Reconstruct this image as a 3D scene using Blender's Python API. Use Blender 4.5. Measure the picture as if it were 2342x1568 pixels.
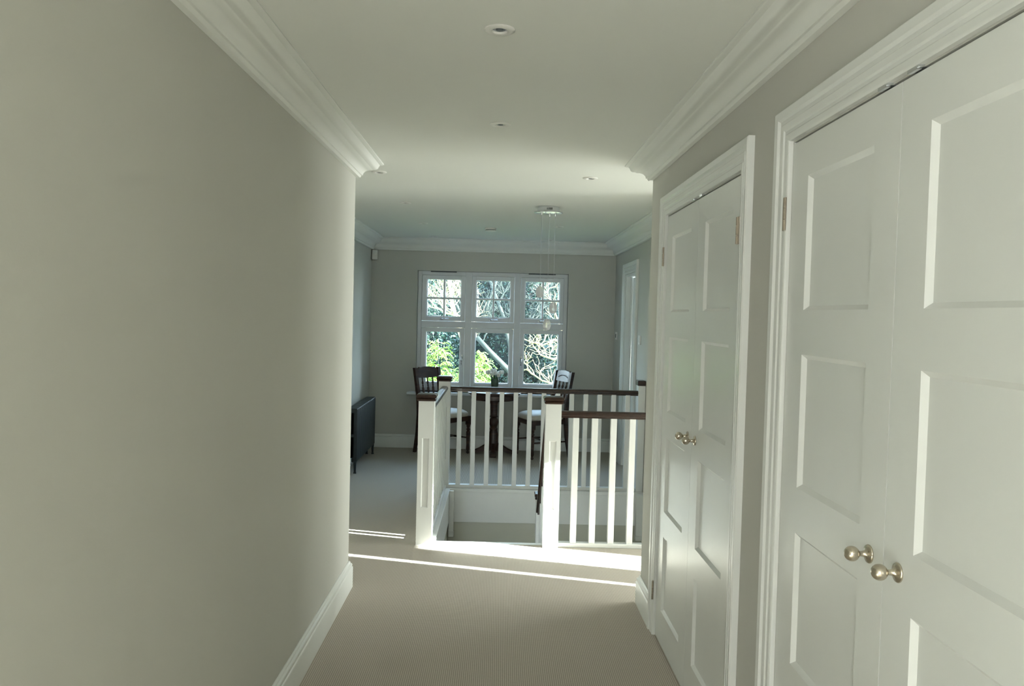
import bpy, bmesh, math, random
from mathutils import Vector, Matrix
random.seed(7)
for o in list(bpy.data.objects): bpy.data.objects.remove(o)
scene = bpy.context.scene
COL = scene.collection
PI = math.pi

# ------------------------------------------------------------------ camera
F_PX, PITCH, YAW, ROLL = 1873.9, -0.0346320, 0.0158457, 0.0256740
CAM = Vector((0, 0, 1.5))
_f = Vector((math.sin(YAW)*math.cos(PITCH), math.cos(YAW)*math.cos(PITCH), math.sin(PITCH)))
_r0 = Vector((math.cos(YAW), -math.sin(YAW), 0)); _u0 = _r0.cross(_f)
_r = math.cos(ROLL)*_r0 + math.sin(ROLL)*_u0
_u = -math.sin(ROLL)*_r0 + math.cos(ROLL)*_u0
cam = bpy.data.cameras.new('camera'); cam_o = bpy.data.objects.new('camera', cam); COL.objects.link(cam_o)
cam_o.matrix_world = Matrix(((_r.x, _u.x, -_f.x, CAM.x), (_r.y, _u.y, -_f.y, CAM.y), (_r.z, _u.z, -_f.z, CAM.z), (0, 0, 0, 1)))
cam.sensor_width = 36; cam.sensor_fit = 'HORIZONTAL'; cam.lens = 36*F_PX/2342; cam.clip_start = .02; cam.clip_end = 300
scene.camera = cam_o
def at(px, py, Y):      # the point of the place at distance Y that the photograph shows at a pixel
    d = _r*((px-1171)/F_PX) - _u*((py-784)/F_PX) + _f
    return CAM + d*(Y/d.y)

# ------------------------------------------------------------------ view, sky, sun
scene.view_settings.view_transform = 'Standard'; scene.view_settings.look = 'None'
scene.view_settings.gamma = 1; scene.view_settings.use_curve_mapping = False
scene.view_settings.exposure = 1.2
SKY = 11.0
world = bpy.data.worlds.new('sky'); scene.world = world; world.use_nodes = True
nt = world.node_tree; nt.nodes.clear()
wo = nt.nodes.new('ShaderNodeOutputWorld'); bg = nt.nodes.new('ShaderNodeBackground')
tc = nt.nodes.new('ShaderNodeTexCoord'); sx = nt.nodes.new('ShaderNodeSeparateXYZ'); rp = nt.nodes.new('ShaderNodeValToRGB')
rp.color_ramp.elements[0].position = 0.0; rp.color_ramp.elements[0].color = (.74, .87, .97, 1)
rp.color_ramp.elements[1].position = .7; rp.color_ramp.elements[1].color = (.40, .62, .95, 1)
nt.links.new(tc.outputs['Generated'], sx.inputs[0]); nt.links.new(sx.outputs['Z'], rp.inputs[0])
nt.links.new(rp.outputs[0], bg.inputs[0]); bg.inputs[1].default_value = SKY; nt.links.new(bg.outputs[0], wo.inputs[0])
sun = bpy.data.lights.new('sun', 'SUN'); sun.energy = 55; sun.angle = math.radians(.25); sun.color = (.98, 1, 1)
sun_o = bpy.data.objects.new('sun', sun); COL.objects.link(sun_o)
sun_o.rotation_euler = Vector((-1, .27, -.24)).to_track_quat('-Z', 'Y').to_euler()
def portal(x, y, z, w, h, direction):
    l = bpy.data.lights.new('daylight_portal', 'AREA'); l.shape = 'RECTANGLE'; l.size = w; l.size_y = h
    l.cycles.is_portal = True
    o = bpy.data.objects.new('daylight_portal', l); COL.objects.link(o); o.location = (x, y, z)
    o.rotation_euler = Vector(direction).to_track_quat('-Z', 'Z').to_euler()
def fill_light(x, y, z, w, h, direction, energy, color):   # added area lamp against a solid wall out of frame, brightens the hall
    l = bpy.data.lights.new('fill_light', 'AREA'); l.shape = 'RECTANGLE'; l.size = w; l.size_y = h
    l.energy = energy; l.color = color
    o = bpy.data.objects.new('fill_light', l); COL.objects.link(o); o.location = (x, y, z)
    o.rotation_euler = Vector(direction).to_track_quat('-Z', 'Z').to_euler()
portal(-.08, 9.40, 1.3, 1.75, 1.4, (0, -1, 0))
fill_light(-.775, -1.9, 1.45, 1.8, 1.4, (1, .3, .05), 76, (.98, .99, 1.0))      # added fill on the left wall, behind the camera
fill_light(5.46, 4.60, 1.45, 1.2, 1.4, (-1, 0, -.05), 60, (.95, 1.0, 1.0))  # added fill on the lobby side wall, beside its window
fill_light(2.5, 5.30, 1.45, 1.5, 1.5, (-.25, -1, 0), 26, (.95, 1.0, 1.0))      # added fill on the lobby far wall, no window there

# ------------------------------------------------------------------ materials
def mat(name, color, rough=.5, metal=0, spec=.5, noise=None, bump=None, trans=0, ior=1.45, coat=0):
    m = bpy.data.materials.new(name); m.use_nodes = True; n = m.node_tree; b = n.nodes['Principled BSDF']
    b.inputs['Base Color'].default_value = (*color, 1); b.inputs['Roughness'].default_value = rough
    b.inputs['Metallic'].default_value = metal; b.inputs['Specular IOR Level'].default_value = spec
    b.inputs['Transmission Weight'].default_value = trans; b.inputs['IOR'].default_value = ior
    b.inputs['Coat Weight'].default_value = coat
    t = n.nodes.new('ShaderNodeTexCoord')
    if noise:
        sc, amt = noise[0], noise[1]; stretch = noise[2] if len(noise) > 2 else (1, 1, 1)
        mp = n.nodes.new('ShaderNodeMapping'); mp.inputs['Scale'].default_value = stretch
        nz = n.nodes.new('ShaderNodeTexNoise'); nz.inputs['Scale'].default_value = sc; nz.inputs['Detail'].default_value = 5
        r = n.nodes.new('ShaderNodeValToRGB')
        r.color_ramp.elements[0].position = .3; r.color_ramp.elements[1].position = .7
        r.color_ramp.elements[0].color = (*[c*(1-amt) for c in color], 1)
        r.color_ramp.elements[1].color = (*[min(1, c*(1+amt)) for c in color], 1)
        n.links.new(t.outputs['Object'], mp.inputs[0]); n.links.new(mp.outputs[0], nz.inputs[0])
        n.links.new(nz.outputs[0], r.inputs[0]); n.links.new(r.outputs[0], b.inputs['Base Color'])
    if bump:
        nz = n.nodes.new('ShaderNodeTexNoise'); nz.inputs['Scale'].default_value = bump[0]
        bp = n.nodes.new('ShaderNodeBump'); bp.inputs['Strength'].default_value = bump[1]; bp.inputs['Distance'].default_value = .002
        n.links.new(t.outputs['Object'], nz.inputs[0]); n.links.new(nz.outputs[0], bp.inputs['Height']); n.links.new(bp.outputs[0], b.inputs['Normal'])
    return m
M = {}
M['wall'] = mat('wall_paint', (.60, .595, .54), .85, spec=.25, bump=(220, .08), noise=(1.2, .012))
M['ceil'] = mat('ceiling_paint', (.80, .81, .755), .9, spec=.2, bump=(160, .05), noise=(1.0, .01))
M['cove'] = mat('cornice_plaster', (.83, .84, .79), .7, spec=.3, bump=(160, .04))
M['gloss'] = mat('white_satinwood', (.80, .815, .775), .30, spec=.5, bump=(60, .03), noise=(3, .01))
M['rail_white'] = mat('white_stair_paint', (.80, .81, .78), .38, spec=.45, noise=(5, .015))
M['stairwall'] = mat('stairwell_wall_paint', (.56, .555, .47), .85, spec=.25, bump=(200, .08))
M['wood'] = mat('dark_mahogany', (.042, .018, .011), .33, noise=(9, .5, (1, 1, 6)), coat=.15)
M['rail_wood'] = mat('dark_stained_rail', (.030, .014, .009), .30, noise=(14, .45, (3, 3, 3)), coat=.25)
M['nickel'] = mat('brushed_nickel', (.62, .56, .46), .27, metal=1, noise=(60, .06, (1, 1, 8)))
M['chrome'] = mat('chrome', (.75, .77, .8), .12, metal=1, noise=(20, .03))
M['hinge'] = mat('aged_nickel', (.42, .37, .30), .4, metal=1, noise=(80, .1))
M['dark'] = mat('dark_void', (.02, .02, .018), .8, noise=(20, .2))
M['vent'] = mat('grey_vent_plastic', (.10, .115, .12), .6, noise=(30, .1))
M['plastic'] = mat('white_plastic', (.80, .79, .74), .45, noise=(30, .02))
M['upvc'] = mat('white_window_paint', (.78, .80, .82), .35, noise=(8, .015))
M['iron'] = mat('anthracite_radiator_paint', (.028, .036, .038), .42, noise=(25, .15), bump=(90, .1))
M['seat'] = mat('cream_upholstery', (.62, .56, .47), .6, spec=.4, noise=(14, .06), bump=(400, .3))
M['glass'] = mat('clear_glass', (.92, .97, .95), .02, trans=1, ior=1.45, noise=(3, .01))
M['crystal'] = mat('cut_crystal', (.93, .93, .95), .12, trans=.62, ior=1.25, noise=(3, .01))
M['petal'] = mat('white_tulip_petals', (.82, .80, .74), .5, noise=(40, .08))
M['stem'] = mat('tulip_stems', (.06, .14, .05), .5, noise=(40, .3))
M['vase_tint'] = mat('green_tinted_vase', (.16, .24, .18), .08, trans=.45, ior=1.45, noise=(20, .2))
M['wire'] = mat('steel_suspension_wire', (.45, .46, .47), .35, metal=1, noise=(20, .05))
# thin window glass: clear with a slight reflection, lets daylight through
g = bpy.data.materials.new('window_glass'); g.use_nodes = True; n = g.node_tree; n.nodes.clear()
o_ = n.nodes.new('ShaderNodeOutputMaterial'); mx = n.nodes.new('ShaderNodeMixShader'); tr = n.nodes.new('ShaderNodeBsdfTransparent')
gl = n.nodes.new('ShaderNodeBsdfGlossy'); gl.inputs['Roughness'].default_value = .01; fr = n.nodes.new('ShaderNodeFresnel'); fr.inputs[0].default_value = 1.3
tr.inputs[0].default_value = (.93, .97, .96, 1)
n.links.new(fr.outputs[0], mx.inputs[0]); n.links.new(tr.outputs[0], mx.inputs[1]); n.links.new(gl.outputs[0], mx.inputs[2]); n.links.new(mx.outputs[0], o_.inputs[0])
M['pane'] = g
# ribbed loop carpet: ribs along the hall, small flecks of tone
def carpet():
    m = mat('ribbed_beige_carpet', (.36, .31, .245), .95, spec=.1); n = m.node_tree; b = n.nodes['Principled BSDF']
    t = n.nodes.new('ShaderNodeTexCoord'); sp = n.nodes.new('ShaderNodeSeparateXYZ'); n.links.new(t.outputs['Object'], sp.inputs[0])
    def wave(axis, k):
        mu = n.nodes.new('ShaderNodeMath'); mu.operation = 'MULTIPLY'; mu.inputs[1].default_value = k
        s = n.nodes.new('ShaderNodeMath'); s.operation = 'SINE'; n.links.new(sp.outputs[axis], mu.inputs[0]); n.links.new(mu.outputs[0], s.inputs[0])
        a = n.nodes.new('ShaderNodeMath'); a.operation = 'MULTIPLY_ADD'; a.inputs[1].default_value = .5; a.inputs[2].default_value = .5
        n.links.new(s.outputs[0], a.inputs[0]); return a
    wx = wave('X', 2*PI/.0085); wy = wave('Y', 2*PI/.012)
    nz = n.nodes.new('ShaderNodeTexNoise'); nz.inputs['Scale'].default_value = 90; n.links.new(t.outputs['Object'], nz.inputs[0])
    ad = n.nodes.new('ShaderNodeMath'); ad.operation = 'MULTIPLY_ADD'; ad.inputs[1].default_value = .75; n.links.new(wx.outputs[0], ad.inputs[0])
    m2 = n.nodes.new('ShaderNodeMath'); m2.operation = 'MULTIPLY'; m2.inputs[1].default_value = .25; n.links.new(wy.outputs[0], m2.inputs[0]); n.links.new(m2.outputs[0], ad.inputs[2])
    r = n.nodes.new('ShaderNodeValToRGB'); r.color_ramp.elements[0].color = (.34, .304, .254, 1); r.color_ramp.elements[1].color = (.66, .60, .515, 1)
    mxn = n.nodes.new('ShaderNodeMath'); mxn.operation = 'MULTIPLY_ADD'; mxn.inputs[1].default_value = .25; n.links.new(nz.outputs[0], mxn.inputs[0])
    sb = n.nodes.new('ShaderNodeMath'); sb.operation = 'SUBTRACT'; sb.inputs[1].default_value = .12; n.links.new(ad.outputs[0], sb.inputs[0]); n.links.new(sb.outputs[0], mxn.inputs[2])
    n.links.new(mxn.outputs[0], r.inputs[0]); n.links.new(r.outputs[0], b.inputs['Base Color'])
    bp = n.nodes.new('ShaderNodeBump'); bp.inputs['Strength'].default_value = .25; bp.inputs['Distance'].default_value = .001
    n.links.new(ad.outputs[0], bp.inputs['Height']); n.links.new(bp.outputs[0], b.inputs['Normal'])
    return m
M['carpet'] = carpet()
M['leaf_dark'] = mat('dark_evergreen_leaves', (.013, .034, .019), .55, noise=(1.3, .7))
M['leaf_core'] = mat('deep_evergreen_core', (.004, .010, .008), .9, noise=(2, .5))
M['leaf_bright'] = mat('yellow_green_conifer', (.12, .20, .022), .5, noise=(5, .45))
M['leaf_mid'] = mat('olive_leaves', (.035, .05, .016), .5, noise=(2.5, .6))
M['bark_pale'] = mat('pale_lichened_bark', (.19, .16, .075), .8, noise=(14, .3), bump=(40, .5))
M['bark_shaded'] = mat('shaded_grey_green_bark', (.013, .019, .014), .85, noise=(12, .3))  # shade on the limb and trunks behind is darkened into this colour
M['grass'] = mat('lawn', (.025, .045, .012), .9, noise=(3, .5))
M['curtain'] = mat('cream_curtain', (.6, .56, .48), .9, noise=(10, .08))

# ------------------------------------------------------------------ helpers
def link(name, bm, m, parent=None, smooth=False, loc=None):
    me = bpy.data.meshes.new(name); bmesh.ops.recalc_face_normals(bm, faces=bm.faces); bm.to_mesh(me); bm.free()
    if smooth:
        for p in me.polygons: p.use_smooth = True
        if smooth == 'auto':
            me.set_sharp_from_angle(angle=math.radians(35))
    me.materials.append(m); o = bpy.data.objects.new(name, me); COL.objects.link(o)
    if parent: o.parent = parent
    if loc: o.location = loc
    return o
def struct(name, bm, m, parent=None, smooth=False):
    o = link(name, bm, m, parent, smooth)
    if not parent: o['kind'] = 'structure'
    return o
def empty(name, loc, label=None, cat=None, group=None, kind=None, rz=0):
    o = bpy.data.objects.new(name, None); COL.objects.link(o); o.location = loc; o.rotation_euler = (0, 0, rz); o.empty_display_size = .05
    tag(o, label, cat, group, kind); return o
def tag(o, label=None, cat=None, group=None, kind=None):
    if label: o['label'] = label
    if cat: o['category'] = cat
    if group: o['group'] = group
    if kind: o['kind'] = kind
    return o
def copy_tree(o, parent=None):
    c = o.copy(); COL.objects.link(c)
    if parent: c.parent = parent
    for ch in list(o.children): copy_tree(ch, c)
    return c
def NB(): return bmesh.new()
def box(bm, x0, x1, y0, y1, z0, z1, bev=0, mtx=None):
    r = bmesh.ops.create_cube(bm, size=1); vs = r['verts']
    for v in vs: v.co = Vector((x0+(v.co.x+.5)*(x1-x0), y0+(v.co.y+.5)*(y1-y0), z0+(v.co.z+.5)*(z1-z0)))
    if bev:
        es = list({e for v in vs for e in v.link_edges})
        q = bmesh.ops.bevel(bm, geom=es, offset=bev, segments=2, profile=.5, affect='EDGES'); vs = list({v for f in q['faces'] for v in f.verts} | {v for v in vs if v.is_valid})
    if mtx:
        for v in vs: v.co = mtx @ v.co
    return vs
def loft(bm, rings, caps=True, closed=True):
    R = [[bm.verts.new(p) for p in ring] for ring in rings]
    n = len(R[0])
    for a, b in zip(R, R[1:]):
        for i in range(n if closed else n-1): bm.faces.new((a[i], a[(i+1) % n], b[(i+1) % n], b[i]))
    if caps and closed:
        bm.faces.new(R[0][::-1]); bm.faces.new(R[-1])
    return R
def lathe(bm, prof, n=24, mtx=None, cap=True):   # prof: (r, z)
    mtx = mtx or Matrix()
    rings = [[mtx @ Vector((r*math.cos(2*PI*i/n), r*math.sin(2*PI*i/n), z)) for i in range(n)] for r, z in prof]
    loft(bm, rings, cap)
def square_lathe(bm, prof, cx, cy):  # mitred square mouldings: prof (half, z)
    loft(bm, [[Vector((cx+sx*h, cy+sy*h, z)) for sx, sy in ((-1, -1), (1, -1), (1, 1), (-1, 1))] for h, z in prof])
def tube(bm, pts, rad, n=8):
    pts = [Vector(p) for p in pts]; rings = []
    for i, p in enumerate(pts):
        t = (pts[min(i+1, len(pts)-1)]-pts[max(i-1, 0)]).normalized()
        a = t.cross(Vector((0, 0, 1))); a = a.normalized() if a.length > .05 else t.cross(Vector((0, 1, 0))).normalized()
        b = t.cross(a); r = rad[i] if isinstance(rad, (list, tuple)) else rad
        rings.append([p+(a*math.cos(2*PI*k/n)+b*math.sin(2*PI*k/n))*r for k in range(n)])
    loft(bm, rings)
def axis_m(loc, d):   # local +z turned to d
    return Matrix.Translation(Vector(loc)) @ Vector(d).to_track_quat('Z', 'Y').to_matrix().to_4x4()

CZ = 2.305            # ceiling
XL, XR = -.785, .775   # hall walls
YLE, YRE = 4.40, 4.25  # where they end
FL, FR = -1.42, 1.27   # landing room walls
YF = 9.05              # far wall
SX0, SX1, SY0, SY1 = -.405, 1.27, 5.33, 6.985  # stairwell opening

# ------------------------------------------------------------------ structure
bm = NB()
box(bm, -1.6, 5.6, -3.1, SY0, -.28, 0); box(bm, -1.6, SX0, SY0, 9.3, -.28, 0); box(bm, SX0, 1.4, SY1, 9.3, -.28, 0)
struct('floor', bm, M['carpet'])
bm = NB(); box(bm, -1.7, 5.8, -3.2, 9.35, CZ, CZ+.25); struct('ceiling', bm, M['ceil'])
bm = NB(); box(bm, -1.0, XL, -3.1, 4.1, -.28, CZ); box(bm, -1.6, XL, 4.1, YLE, -.28, CZ); struct('wall_left', bm, M['wall'])
bm = NB(); box(bm, -1.6, FL, YLE, 9.3, 0, CZ); struct('wall_landing_left', bm, M['wall'])
D1 = (1.003, 2.193); D2 = (2.632, 3.824); DZ = 1.978
bm = NB()
for a, b in ((-3.1, -.75), (.25, D1[0]), (D1[1], D2[0]), (D2[1], YRE)): box(bm, XR, .895, a, b, 0, CZ)
box(bm, XR, 1.5, -.75, .25, 2.0, CZ); box(bm, .895, 1.45, .25, .30, 0, CZ); box(bm, .895, 1.45, -.80, -.75, 0, CZ)
for a, b in (D1, D2): box(bm, XR, .895, a, b, DZ, CZ)
box(bm, .895, 1.5, YRE-.1, YRE, 0, CZ); box(bm, 1.45, 1.5, -3.1, -.75, 0, CZ); box(bm, 1.45, 1.5, .25, YRE-.1, 0, CZ)
struct('wall_right', bm, M['wall'])
bm = NB(); box(bm, XL-.1, 1.5, -3.2, -3.1, -.28, CZ); struct('wall_back', bm, M['wall'])
# room opening off the hall beside the camera, out of sight: its window lets the same low sun in
bm = NB(); box(bm, 1.5, 5.6, -3.2, -3.1, -.28, CZ); struct('wall_side_room_back', bm, M['wall'])
bm = NB(); VY0, VY1, VZ0, VZ1 = -1.85, -1.36, .80, 1.95
box(bm, 5.5, 5.6, -3.1, VY0, -.28, CZ); box(bm, 5.5, 5.6, VY1, 2.5, -.28, CZ); box(bm, 5.5, 5.6, VY0, VY1, -.28, VZ0); box(bm, 5.5, 5.6, VY0, VY1, VZ1, CZ)
struct('wall_side_room', bm, M['wall'])
w3 = empty('window_3', (5.5, VY0, VZ0), kind='structure')
bm = NB(); box(bm, .02, .07, 0, .04, 0, VZ1-VZ0); box(bm, .02, .07, VY1-VY0-.04, VY1-VY0, 0, VZ1-VZ0); box(bm, .02, .07, .26, .28, 0, VZ1-VZ0); link('window_frame', bm, M['upvc'], w3)
bm = NB(); box(bm, .04, .046, .04, VY1-VY0-.04, 0, VZ1-VZ0); link('pane', bm, M['pane'], w3)
# lobby to the right, out of sight: its far window lets the low sun in
bm = NB(); box(bm, 1.5, 5.6, 2.5, 2.6, -.28, CZ); struct('wall_lobby_near', bm, M['wall'])
bm = NB(); box(bm, FR, 5.6, SY0, SY0+.12, -.28, CZ); struct('wall_lobby_far', bm, M['wall'])
WY0, WY1, WZ0, WZ1 = 3.23, 3.865, .75, 1.81
bm = NB()
box(bm, 5.5, 5.6, 2.6, WY0, -.28, CZ); box(bm, 5.5, 5.6, WY1, SY0, -.28, CZ); box(bm, 5.5, 5.6, WY0, WY1, -.28, WZ0); box(bm, 5.5, 5.6, WY0, WY1, WZ1, CZ)
struct('wall_lobby_side', bm, M['wall'])
w2 = empty('window_2', (5.5, WY0, WZ0), kind='structure')
bm = NB()
box(bm, .005, .045, .06, .315, 0, 1.06); box(bm, .005, .045, .315, .43, .69, 1.06); box(bm, .005, .045, 0, .635, -.02, 0.004)  # unseen boards added in the frame, shaped to split and lower the sunbeam
link('window_frame', bm, M['upvc'], w2)
bm = NB(); box(bm, .05, .056, 0, .635, 0, 1.06); link('pane', bm, M['pane'], w2)
# right wall of the landing, with a doorway
DR = (7.645, 8.285); DRZ = 1.93
bm = NB()
box(bm, FR, 1.39, SY0+.12, DR[0], -2.8, CZ); box(bm, FR, 1.39, DR[1], 9.3, -.28, CZ); box(bm, FR, 1.39, DR[0], DR[1], DRZ, CZ)
struct('wall_landing_right', bm, M['wall'])
# far wall with the window opening
WX0, WX1, WB, WT = -.915, .752, .628, 1.962
bm = NB()
box(bm, -1.6, WX0, YF, 9.33, -.28, CZ); box(bm, WX1, 1.39, YF, 9.33, -.28, CZ); box(bm, WX0, WX1, YF, 9.33, -.28, WB); box(bm, WX0, WX1, YF, 9.33, WT, CZ)
struct('wall_far', bm, M['wall'])
# stairwell walls below the landing
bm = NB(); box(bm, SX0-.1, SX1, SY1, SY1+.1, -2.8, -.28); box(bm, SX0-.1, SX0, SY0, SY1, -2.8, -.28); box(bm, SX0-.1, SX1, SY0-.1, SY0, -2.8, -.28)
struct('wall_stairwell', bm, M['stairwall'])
bm = NB(); box(bm, SX0-.1, 1.39, SY0-.1, SY1+.1, -2.9, -2.8); struct('floor_lower', bm, M['carpet'])
bm = NB(); box(bm, SX0+.012, SX1, SY1-.018, SY1-.002, -.285, -.012); box(bm, SX0-.02, SX1, SY1-.026, SY1+.022, -.024, .003, .003)
struct('trim_1', bm, M['rail_white'])
bm = NB(); box(bm, SX0+.001, SX0+.014, SY0, SY1-.02, -.285, -.006); box(bm, SX0-.02, SX0+.018, SY0+.01, SY1-.02, -.024, .003, .003); struct('trim_2', bm, M['rail_white'])
bm = NB(); box(bm, SX0+.014, SX1, SY0+.001, SY0+.014, -.285, -.006); box(bm, SX0+.02, SX1, SY0-.03, SY0+.018, -.024, .002, .003); struct('trim_3', bm, M['rail_white'])

# room outline, walked with the room on the right hand: baseboards and cornices follow it with mitred corners
PATH = [(XL, -3.1), (XL, YLE), (FL, YLE), (FL, YF), (FR, YF), (FR, SY0), (5.5, SY0), (5.5, 2.6), (1.5, 2.6), (1.5, YRE), (XR, YRE), (XR, -3.1)]
def offs(i, d):
    P = [Vector(p) for p in PATH]; p = P[i]
    ns = []
    if i > 0: t = (p-P[i-1]).normalized(); ns.append(Vector((t.y, -t.x)))
    if i < len(P)-1: t = (P[i+1]-p).normalized(); ns.append(Vector((t.y, -t.x)))
    if len(ns) == 1: return p+ns[0]*d
    return p+(ns[0]+ns[1])*d/(1+ns[0].dot(ns[1]))
def sweep(bm, i0, i1, prof, cut0=None, cut1=None):
    rings = []
    for i in range(i0, i1+1):
        ring = []
        for d, z in prof:
            q = offs(i, d)
            if i == i0 and cut0 is not None: q = Vector((q.x if cut0[0] is None else cut0[0], q.y if cut0[1] is None else cut0[1])); 
            if i == i1 and cut1 is not None: q = Vector((q.x if cut1[0] is None else cut1[0], q.y if cut1[1] is None else cut1[1]))
            ring.append(Vector((q.x, q.y, z)))
        rings.append(ring)
    loft(bm, rings)
BB = [(0.0005, 0), (.022, 0), (.022, .108), (.019, .114), (.017, .116), (.019, .121), (.017, .130), (.010, .135), (.009, .142), (.004, .147), (0.0005, .147)]
def cove(drop, pr):
    s = lambda d, z: (d*pr/.13, CZ-z*drop/.1)
    return [(.0005, CZ-.0003)]+[s(.0005*13/.13*.01, .1), s(.020, .1), s(.024, .094), s(.026, .088), s(.032, .086)] + \
        [s(.032+.042*(1-math.cos(a)), .086-.036*math.sin(a)) for a in (.4, .8, 1.2, 1.5)] + \
        [s(.078, .046), s(.082, .044)] + [s(.082+.026*math.sin(a), .044-.03*(1-math.cos(a))) for a in (.4, .9, 1.4)] + [s(.112, .012), s(.122, .010), s(.130, .005), s(.130, .0003)]
def run(name, i0, i1, prof, m, c0=None, c1=None):
    bm = NB(); sweep(bm, i0, i1, prof, c0, c1); struct(name, bm, m, None, 'auto')
CV, CVF = cove(.095, .13), cove(.13, .145)
run('baseboard_left', 0, 2, BB, M['gloss'])
run('baseboard_landing_left', 2, 3, BB, M['gloss'])
run('baseboard_far', 3, 4, BB, M['gloss'])
run('baseboard_landing_right', 4, 5, BB, M['gloss'], None, (None, DR[1]+.17)) 
run('baseboard_right', 9, 11, BB, M['gloss'], None, (None, D2[1]+.102))
bm = NB(); PATH2 = PATH
rings = [[Vector((XR-d, y, z)) for d, z in BB] for y in (D2[0]-.102, D1[1]+.102)]; loft(bm, rings); struct('baseboard_between_doors', bm, M['gloss'])
run('trim_cornice_left', 0, 2, CV, M['cove'])
run('trim_cornice_landing_left', 2, 3, CVF, M['cove'])
run('trim_cornice_far', 3, 4, CVF, M['cove'])
run('trim_cornice_landing_right', 4, 5, CVF, M['cove'])
run('trim_cornice_lobby', 5, 9, CV, M['cove'])
run('trim_cornice_right', 9, 11, CV, M['cove'])

# ------------------------------------------------------------------ door casings and panelled doors
CAS = [(.004, 0), (.004, .012), (.010, .016), (.022, .016), (.026, .013), (.034, .013), (.038, .017), (.052, .019), (.056, .015), (.066, .015), (.072, .022), (.090, .024), (.094, .020), (.094, 0)]
def casing(bm, x, sgn, y0, y1, zt, prof=CAS, zb=0):
    loft(bm, [[Vector((x+sgn*t, y, z)) for (y, z, t) in ring] for ring in (
        [(y0-u, zb, t+.0005) for u, t in prof], [(y0-u, zt+u, t+.0005) for u, t in prof], [(y1+u, zt+u, t+.0005) for u, t in prof], [(y1+u, zb, t+.0005) for u, t in prof])])
PZ = [(.160, .502), (.617, .959), (1.075, 1.417), (1.530, 1.872)]
def leaf_mesh(bm, w, h=1.972, z0=.008, th=.038, stile=.112, dep=.011, bev=.011):
    # front face at local x=0 facing -x, panels pressed in
    ys = [0, stile, w-stile, w]; zs = [z0]
    for a, b in PZ: zs += [a, b]
    zs.append(h)
    for i in range(3):
        for j in range(len(zs)-1):
            y0, y1, a, b = ys[i], ys[i+1], zs[j], zs[j+1]
            if i == 1 and j % 2 == 1:
                o = [bm.verts.new((0, *p)) for p in ((y0, a), (y1, a), (y1, b), (y0, b))]
                q = [bm.verts.new((dep, *p)) for p in ((y0+bev, a+bev), (y1-bev, a+bev), (y1-bev, b-bev), (y0+bev, b-bev))]
                for k in range(4): bm.faces.new((o[k], o[(k+1) % 4], q[(k+1) % 4], q[k]))
                bm.faces.new(q)
            else: bm.faces.new([bm.verts.new((0, *p)) for p in ((y0, a), (y1, a), (y1, b), (y0, b))])
    f = [(0, z0), (w, z0), (w, h), (0, h)]
    A = [bm.verts.new((0, *p)) for p in f]; B = [bm.verts.new((th, *p)) for p in f]
    for k in range(4): bm.faces.new((A[k], A[(k+1) % 4], B[(k+1) % 4], B[k]))
    bm.faces.new(B)
    bmesh.ops.remove_doubles(bm, verts=bm.verts, dist=.00005)
def knob(parent, x, y, z):
    bm = NB(); mt = axis_m((x, y, z), (-1, 0, 0))
    lathe(bm, [(.019, 0), (.0195, .002), (.018, .0045), (.012, .006), (.0075, .009), (.0055, .016), (.0055, .021), (.0062, .0222), (.0095, .0242), (.0125, .0270), (.0147, .0308), (.0156, .0350), (.0155, .0385), (.0145, .0427), (.0120, .0468), (.0085, .0498), (.0045, .0515), (.001, .052)], 28, mt)
    return link('knob', bm, M['nickel'], parent, True)
def hinge(parent, x, y, z, side, h=.088):
    bm = NB()
    box(bm, x-.0035, x+.001, y, y+side*.016, z-h/2, z+h/2) if side > 0 else box(bm, x-.0035, x+.001, y+side*.016, y, z-h/2, z+h/2)
    for k in range(3): lathe(bm, [(.0042, z-h/2+k*h/3+.001), (.0042, z-h/2+(k+1)*h/3-.001)], 10, Matrix.Translation((x-.004, y, 0)))
    return link('hinge', bm, M['hinge'], parent)
def cupboard(name, y0, y1):
    t = empty(name, (XR, y0, 0), kind='structure')
    mid = (y0+y1)/2; X = -.002
    bm = NB(); casing(bm, 0, -1, 0, y1-y0, DZ); box(bm, 0, .12, -.0005, .0016, 0, DZ); box(bm, 0, .12, y1-y0-.0016, y1-y0+.0005, 0, DZ)
    link('casing', bm, M['gloss'], t, 'auto')
    w = (y1-y0)/2-.0035
    near = NB(); leaf_mesh(near, w); l1 = link('door_leaf', near, M['gloss'], t, False, (X, .0022, 0))
    far = NB(); leaf_mesh(far, w); l2 = link('door_leaf', far, M['gloss'], t, False, (X, mid-y0+.0013, 0))
    knob(l1, 0, w-.060, 1.027); knob(l2, 0, .060, 1.027)
    for l, yy, s in ((l1, -.002, -1), (l2, w+.002, 1)):
        for z in (.215, 1.788): hinge(l, -.014, yy, z, s)
    for yy in (-.055, .066):
        bm = NB(); box(bm, -.012, .010, mid-y0+yy-.022, mid-y0+yy+.022, DZ-.0015, DZ+.0105, .001); box(bm, -.0125, -.004, mid-y0+yy-.018, mid-y0+yy+.018, DZ-.004, DZ+.002)
        link('catch', bm, M['chrome'], t)
    return t
cupboard('door_1', *D1); cupboard('door_2', *D2)
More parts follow.
